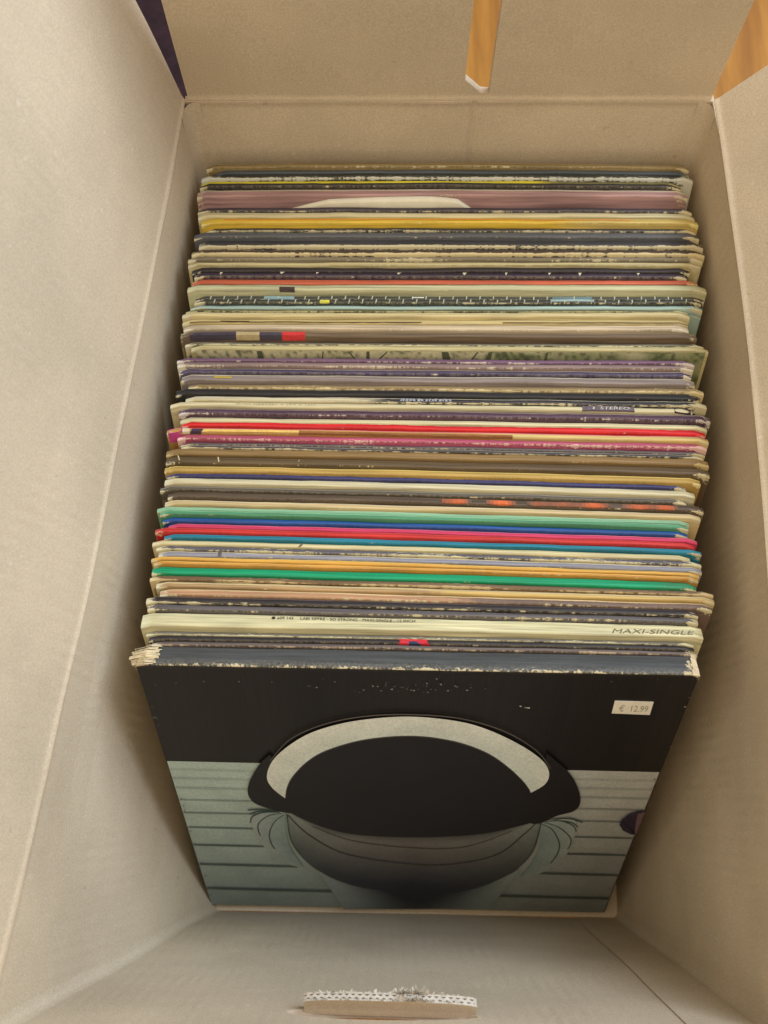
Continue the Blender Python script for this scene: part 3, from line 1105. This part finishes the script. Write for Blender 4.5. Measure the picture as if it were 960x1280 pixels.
# ------------------------------------------------------------------ the boxed set at the front
T0 = 0.0122
aL, aR = edge_point(cv_front, 190), edge_point(cv_front, 870)
y0 = (aL.y + aR.y) / 2
fz = (aL.y - aR.y)
root = empty('boxed_set', Vector((0.02, y0 - SL * H, -0.017)), 'thick black boxed record set at the front, a dark pan pictured on its cover', 'record box')


def fp(px, extra=0.0):
    p = aL + (aR - aL) * ((px - 190) / 680.0)
    return p


SLATE = C((74, 77, 78))
m_box = mat_spine('box_spine', SLATE, None, .4, .40, 91.3, C((206, 190, 150)), .42, .3)
m_box_dark = mat_spine('box_front', C((27, 24, 27)), None, .4, .08, 55.1, C((206, 190, 150)), .4, .2)
m_box_side = mat_spine('box_side', C((40, 36, 38)), None, .4, .3, 35.1, C((206, 190, 150)), .45, .2)


def box_slab():
    n = 60
    sv, suv, fv_, fuv, bv = [], [], [], [], []
    NP = 9
    r = 0.0011
    for i in range(n + 1):
        u = i / n
        px = lerp(174, 869, u)
        a = fp(px)
        s0 = 0.0003 * mnoise.noise((u * 8, 50, 0)) + 0.00025 * mnoise.noise((u * 40, 50, 1))
        d = min(u, 1 - u) * 0.315
        s0 += 0.0016 * max(0, 1 - d / 0.004) ** 2
        prof = [(0, r), (0.08 * r, 0.55 * r), (0.4 * r, 0.12 * r), (r, 0), (T0 / 2, -0.0002), (T0 - r, 0), (T0 - 0.4 * r, 0.12 * r), (T0 - 0.08 * r, 0.55 * r), (T0, r)]
        for nn, s in prof:
            sv.append(a + NRM * nn + DWN * (s + s0))
            suv.append((u * 3.15, nn / T0))
        for s, v in ((r, 1.0), (0.0022, .85), (0.005, .5), (0.05, .5), (0.15, .5), (H - 0.004, .5), (H, 0.95)):
            fv_.append(a + NRM * T0 + DWN * (s + (s0 if s < .01 else 0)))
            fuv.append((u * 3.15, v))
        bv += [a + DWN * r, a + DWN * H]
    sf = [(i * NP + j, i * NP + j + 1, (i + 1) * NP + j + 1, (i + 1) * NP + j) for i in range(n) for j in range(NP - 1)]
    sp_ = mesh_obj('spine', sv, sf, m_box, root, uvs=suv, smooth=True)
    M = 7
    ff_ = [(i * M + j, i * M + j + 1, (i + 1) * M + j + 1, (i + 1) * M + j) for i in range(n) for j in range(M - 1)]
    fr = mesh_obj('front_cover', fv_, ff_, m_box_dark, root, uvs=fuv)
    bf = [(2 * i, 2 * i + 1, 2 * i + 3, 2 * i + 2) for i in range(n)]
    bk = mesh_obj('back_cover', bv, bf, m_box_side, root, uvs=[(0.5, .5)] * len(bv))
    for nm, i in (('end_wall', 0), ('end_wall', n)):
        a = fp(lerp(174, 869, i / n))
        q, quv = [], []
        for s in (r, 0.01, 0.1, 0.2, 0.3, H):
            for nn, v in ((0.0, 0.0), (T0 / 2, .5), (T0, 1.0)):
                q.append(a + NRM * nn + DWN * s)
                quv.append((s * 10, v))
        qf = [(k * 3 + j, k * 3 + j + 1, k * 3 + j + 4, k * 3 + j + 3) for k in range(5) for j in range(2)]
        mesh_obj(nm, q, qf, m_box_side, root, uvs=quv)
    return sp_, fr


spine_b, front_b = box_slab()
f0 = fp(190) + NRM * T0


def on_cover(px, py, lift=0.0):
    """the point of the front cover that the photograph shows at this pixel"""
    r_ = ray(px, py)
    o_ = Vector((0, 0, CAM_Z))
    n_ = (fp(870) - fp(190)).normalized().cross(DWN).normalized()
    if n_.dot(NRM) < 0:
        n_.negate()
    s = (f0 - o_).dot(n_) / r_.dot(n_)
    return o_ + r_ * s + n_ * lift


class Art:
    def __init__(self):
        self.v, self.f, self.c = [], [], []
        self.layer = 0

    def next(self):
        self.layer += 1
        return 0.00010 + self.layer * 0.00004

    def poly(self, pts, c):
        lf = self.next()
        b = len(self.v)
        for p in pts:
            self.v.append(on_cover(p[0], p[1], lf))
            self.c.append(c)
        self.f.append(tuple(range(b + len(pts) - 1, b - 1, -1)))

    def strip(self, A, B, ca, cb, rows=1, cfun=None):
        lf = self.next()
        b = len(self.v)
        n = len(A)
        for k in range(rows + 1):
            t = k / rows
            for i in range(n):
                p = (lerp(A[i][0], B[i][0], t), lerp(A[i][1], B[i][1], t))
                self.v.append(on_cover(p[0], p[1], lf))
                if cfun:
                    self.c.append(cfun(i / (n - 1), t))
                else:
                    self.c.append([lerp(ca[z], cb[z], t) for z in range(3)])
        for k in range(rows):
            for i in range(n - 1):
                q = b + k * n + i
                self.f.append((q, q + n, q + n + 1, q + 1))

    def stroke(self, pts, w0, w1, c):
        """a line through pts, w wide at its two ends"""
        A, B = [], []
        n = len(pts)
        for i, p in enumerate(pts):
            q0, q1 = pts[max(0, i - 1)], pts[min(n - 1, i + 1)]
            dx, dy = q1[0] - q0[0], q1[1] - q0[1]
            L = math.hypot(dx, dy) or 1
            t = i / (n - 1)
            w = (w0 * (1 - t) + w1 * t + 0.5 * math.sin(math.pi * t)) / 2
            A.append((p[0] - dy / L * w, p[1] + dx / L * w))
            B.append((p[0] + dy / L * w, p[1] - dx / L * w))
        self.strip(B, A, c, c)


def bez(pts, n=18):
    """smooth curve through the points (Catmull-Rom)"""
    out = []
    P_ = [pts[0]] + list(pts) + [pts[-1]]
    for i in range(1, len(P_) - 2):
        for k in range(n):
            t = k / n
            o_ = []
            for d in range(2):
                a, b, c, e = P_[i - 1][d], P_[i][d], P_[i + 1][d], P_[i + 2][d]
                o_.append(0.5 * (2 * b + (c - a) * t + (2 * a - 5 * b + 4 * c - e) * t * t + (3 * b - a - 3 * c + e) * t ** 3))
            out.append(tuple(o_))
    out.append(tuple(pts[-1]))
    return out


art = Art()
# the striped board: pale green on the left, pinkish on the right, running to the cover's edges
def project(p):
    d = Vector(p) - Vector((0, 0, CAM_Z))
    dep = d.y * ST - d.z * CT
    return 480 + F * d.x / dep, 640 - F * (d.y * CT + d.z * ST) / dep


def side_line(px):
    a = project(fp(px) + NRM * T0 + DWN * 0.003)
    b = project(fp(px) + NRM * T0 + DWN * (H - 0.001))
    return lambda y: a[0] + (b[0] - a[0]) * (y - a[1]) / (b[1] - a[1])


edgeL, edgeR = side_line(175.5), side_line(867.5)
print('cover edges', edgeL(951), edgeL(1109), edgeR(963), edgeR(1126), project(fp(174) + NRM * T0 + DWN * H))
BL = [(lerp(edgeL(951), edgeR(965), t), lerp(951, 965, t)) for t in space(30)]
_bl = project(fp(175.5) + NRM * T0 + DWN * (H - 0.0006))
_br = project(fp(867.5) + NRM * T0 + DWN * (H - 0.0006))
BB = [(lerp(_bl[0], _br[0], t), lerp(_bl[1], _br[1], t)) for t in space(30)]
cl, cm_, cr = C((182, 202, 190)), C((166, 178, 172)), C((180, 180, 172))


def board(u, v):
    a = [lerp(cl[z], cm_[z], min(1, u * 2)) if u < .5 else lerp(cm_[z], cr[z], (u - .5) * 2) for z in range(3)]
    low = C((128, 142, 144))  # darker towards the bottom, partly the box's inner shade painted in
    return [.84 * lerp(a[z], low[z], max(0, v - .25) * .75) for z in range(3)]


art.strip(BL, BB, None, None, rows=14, cfun=board)
LINE = C((48, 66, 66))
for (yl, yr, w, f) in ((961, 976, 3.5, .22), (972, 987, 3.5, .25), (984, 998, 3, .35), (999, 1012, 2.2, .5), (1015, 1027, 2.0, .7), (1033, 1047, 2.0, .9), (1055, 1068, 2.4, 1), (1079, 1093, 2.8, 1), (1109, 1122, 3.2, 1)):
    base_l = board(.1, (yl - 951) / 190)
    base_r = board(.9, (yl - 951) / 190)
    xl0, xr0 = edgeL(yl) + 1, edgeR(yr) - 1
    ends = {1055: (335, 690), 1079: (372, 664), 1109: (460, 576)}.get(yl, (322, 712))
    for (x0, x1, bc) in ((xl0, ends[0], base_l), (ends[1], xr0, base_r)):
        c = [lerp(bc[z], LINE[z], f * .85) for z in range(3)]
        pts = [(lerp(x0, x1, t), lerp(yl, yr, (lerp(x0, x1, t) - xl0) / (xr0 - xl0))) for t in space(14)]
        art.stroke(pts, w * .8, w * .8, c)
# teal reflections spreading from both sides of the pan
TEAL = C((124, 142, 140))
for sgn in (-1, 1):
    if sgn < 0:
        outer = bez([(356, 1013), (322, 1016), (315, 1028), (326, 1052), (352, 1075), (376, 1083)])
        inner = bez([(358, 1014), (357, 1024), (358, 1040), (364, 1060), (374, 1075), (380, 1083)])
    else:
        outer = bez([(673, 1026), (712, 1020), (720, 1034), (708, 1066), (684, 1086), (655, 1095)])
        inner = bez([(672, 1027), (676, 1040), (675, 1054), (668, 1072), (660, 1084), (650, 1095)])
    art.strip(outer, inner, [v * 1.0 for v in C((150, 160, 154))], TEAL, rows=4)
    if sgn < 0:
        arcs = [[(350, 1014), (330, 1014), (316, 1019), (313, 1027)], [(352, 1015), (336, 1018), (324, 1027), (323, 1036), (326, 1043)],
                [(355, 1017), (343, 1026), (337, 1040), (339, 1052), (344, 1060)], [(345, 1012), (325, 1010), (310, 1011)], [(348, 1013), (326, 1012), (312, 1016)]]
    else:
        arcs = [[(682, 1025), (700, 1024), (716, 1030), (720, 1038)], [(680, 1026), (698, 1032), (712, 1044), (713, 1053), (709, 1060)],
                [(677, 1028), (690, 1035), (699, 1052), (696, 1066), (688, 1077)], [(690, 1022), (712, 1021), (728, 1026)], [(694, 1023), (714, 1026), (722, 1032)]]
    for a in arcs:
        art.stroke(bez(a, 8), 0.8, 1.2, C((44, 66, 64)))
# dark shadow under the pan
topc = bez([(392, 1078), (430, 1100), (470, 1106), (520, 1108), (580, 1106), (620, 1098), (650, 1084)], 6)
botc = [(lerp(430, 612, i / (len(topc) - 1)), _bl[1] + 4) for i in range(len(topc))]


def shadow(u, v):
    k = (math.sin(math.pi * u) ** 1.7) * (1 - v * .25)
    a, b = board(.5, .62 + .38 * v), C((30, 34, 44))
    return [lerp(a[z], b[z], min(1, k * 1.2)) for z in range(3)]


art.strip(topc, botc, None, None, rows=8, cfun=shadow)
# pan body
rimc = bez([(356, 1006), (390, 1022), (430, 1032), (515, 1036), (600, 1034), (645, 1025), (674, 1016)], 10)
bodc = bez([(359, 1016), (366, 1052), (396, 1084), (446, 1106), (515, 1113), (578, 1112), (632, 1092), (664, 1064), (676, 1026)], 10)
bodc = [bodc[int(round(i * (len(bodc) - 1) / (len(rimc) - 1)))] for i in range(len(rimc))]
DKN = C((22, 20, 26))


def body(u, v):
    warm = C((104, 98, 91))
    edge_ = C((128, 138, 130))
    deep = C((28, 33, 48))
    e = abs(u - .5) * 2
    c = [lerp(warm[z], edge_[z], e ** 1.3) for z in range(3)]
    k = max(0, min(1, v * 1.5 - .35)) * (1 - e ** 1.6 * .8)
    c = [lerp(c[z], deep[z], k) for z in range(3)]
    k2 = max(0, 1 - v * 5.0)
    return [lerp(c[z], DKN[z], k2) for z in range(3)]


art.strip(rimc, bodc, None, None, rows=16, cfun=body)
art.stroke(bodc[:int(len(bodc) * .36)], 1.6, .5, C((52, 62, 60)))
art.stroke(bodc[int(len(bodc) * .64):], .5, 1.6, C((52, 62, 60)))
art.stroke(bez([(360, 1016), (385, 1040), (430, 1064), (500, 1076), (560, 1078), (620, 1066), (655, 1040), (670, 1026)], 8), 1.5, 1.2, C((54, 48, 46)))
art.stroke(bez([(390, 1030), (440, 1048), (515, 1057), (580, 1056), (640, 1036)], 8), 0.8, 0.8, C((66, 54, 50)))
# pan inside, handles, rim
DARK = C((24, 22, 26))
art.poly(bez([(357, 1008), (345, 975), (372, 935), (430, 908), (505, 897), (590, 905), (650, 935), (684, 975), (674, 1018), (640, 1032), (590, 1041), (515, 1044), (440, 1040), (390, 1026), (357, 1010)], 10), DARK)
art.poly(bez([(338, 940), (325, 952), (313, 972), (310, 988), (317, 1000), (333, 1007), (357, 1013), (372, 1012), (366, 990), (350, 962), (338, 940)], 8), DARK)
art.poly(bez([(683, 938), (710, 962), (722, 982), (725, 1000), (717, 1011), (696, 1017), (672, 1027), (655, 1020), (662, 990), (676, 962), (683, 938)], 8), DARK)
art.stroke(bez([(338, 948), (362, 922), (400, 904), (450, 893), (510, 890), (575, 895), (630, 911), (670, 935), (688, 958)], 8), 1.0, 1.0, C((84, 78, 70)))
outer = bez([(357, 995), (340, 981), (334, 966), (344, 944), (373, 921), (405, 907), (450, 897), (510, 892.5), (570, 898), (610, 909), (650, 928), (677, 947), (686, 963), (681, 977), (663, 988)], 8)
inner = bez([(357, 995), (359, 982), (366, 968), (382, 951), (404, 937), (440, 925), (475, 919), (512, 917), (545, 919.5), (580, 927), (612, 940), (636, 957), (652, 972), (660, 982), (663, 988)], 8)
art.strip(outer, inner, C((206, 208, 196)), C((194, 202, 192)), rows=2)
art.stroke(inner, .9, .9, C((70, 66, 66)))
# dark oval at the right edge
oval = [(803 + 4, 1010), (796, 1011), (785, 1015), (776, 1022), (774, 1028), (778, 1035), (788, 1040), (798, 1041)]
oval[0] = (edgeR(1012), 1010)
oval.append((edgeR(1041), 1041))
art.poly(oval, C((46, 38, 58)))
art.poly([(edgeR(1012), 1012), (797, 1014), (794, 1026), (793, 1041), (edgeR(1041), 1041)], C((112, 86, 92)))
pic = mesh_obj('printed_picture', art.v, art.f, M_PRINT, front_b, vcol=art.c)

# scuffs: bare flecks rubbed into the black print
art2 = Art()
art2.layer = 30
for i in range(90):
    if i < 40:
        x, y = random.gauss(520, 45), random.gauss(858, 3.5)
    elif i < 56:
        x, y = random.uniform(190, 860), random.uniform(845, 856)
    else:
        y = random.uniform(860, 1120)
        x = random.choice((edgeL(y) + random.uniform(0, 5), edgeR(y) - random.uniform(0, 4)))
    w, h = random.uniform(.4, 1.8), random.uniform(.3, 1.1)
    g = random.uniform(.06, .26)
    art2.layer = 30
    art2.poly([(x - w, y), (x, y + h), (x + w, y + h * .2), (x + w * .3, y - h)], (g, g * .95, g * .82))
for (x, y, w) in ((658, 882, 4), (650, 880, 1.5), (367, 1013, 3)):
    art2.layer = 30
    art2.poly([(x - w, y), (x + w, y + 1.3), (x + w, y - .3)], (.5, .48, .42))
o = mesh_obj('scuff_marks', art2.v, art2.f, M_FLATPRINT, front_b, vcol=art2.c)
o['kind'] = 'stuff'

# price sticker
LIFT = 0.0004
sq = [(768.5, 875.5), (817, 877), (812, 893), (764.5, 891)]
v4 = [on_cover(x, y, LIFT) for x, y in sq] + [on_cover(x, y, 0.0001) for x, y in sq]
stk = mesh_obj('price_sticker', v4, [(3, 2, 1, 0), (0, 1, 5, 4), (1, 2, 6, 5), (2, 3, 7, 6), (3, 0, 4, 7)], M_STICKER, root)
pts, fcs = text_mesh('\u20ac  12.99')
sx0, sx1 = 773, 809
tv = []
for (x, y) in pts:
    px = lerp(sx0, sx1, x) + y * 2.0
    py = lerp(888.2, 880.5, y) + x * 0.8
    tv.append(on_cover(px, py, LIFT + 0.0001))
mesh_obj('printed_text', tv, fcs, M_INK_GREY, stk)

# crushed cardboard at the upper left corner
cvx, cfx = [], []
for i in range(18):
    a_t = i / 17
    st_ = lerp(0.0, T0, a_t) + random.uniform(-.0004, .0004)
    p0 = fp(203 + random.uniform(-4, 3) - 6 * a_t) + NRM * st_ + DWN * (-0.0006)
    p1 = fp(188 - 4 * a_t + random.uniform(-2, 2)) + NRM * (st_ + random.uniform(0, .001)) + DWN * (-0.0018 + random.uniform(-.0006, .0008))
    p2 = fp(170 - 6 * math.sin(math.pi * a_t) + random.uniform(-2, 3)) + NRM * (st_ * .92 + random.uniform(-.0006, .001)) + DWN * (0.003 + random.uniform(-.001, .002))
    p3 = fp(176 + random.uniform(-3, 3)) + NRM * (st_ * .92) + DWN * 0.012
    wv = NRM * (T0 / 15 * .62)
    tw = DWN * random.uniform(-.0006, .0006)
    b0 = len(cvx)
    for p in (p0, p1, p2, p3):
        cvx += [p - wv + tw, p + wv - tw, p - DWN * .0004]
    for k in range(3):
        q = b0 + 3 * k
        cfx += [(q, q + 2, q + 5, q + 3), (q + 2, q + 1, q + 4, q + 5)]
mesh_obj('crushed_corner', cvx, cfx, M_TORN, root)
# bare worn corner on the right
cvx, cfx = [], []
for i in range(7):
    st_ = lerp(0.0005, T0 - .0003, i / 6)
    p0 = fp(862 + random.uniform(-2, 1)) + NRM * st_ + DWN * (-0.0004)
    p1 = fp(869.6) + NRM * st_ + DWN * (0.0006 + random.uniform(0, .0004))
    p2 = fp(870.2) + NRM * st_ + DWN * 0.006
    wv = NRM * (T0 / 6 * .5)
    b0 = len(cvx)
    for p in (p0, p1, p2):
        cvx += [p - wv, p + wv]
    for k in range(2):
        q = b0 + 2 * k
        cfx.append((q, q + 2, q + 3, q + 1))
mesh_obj('worn_corner', cvx, cfx, M_TORN, root)
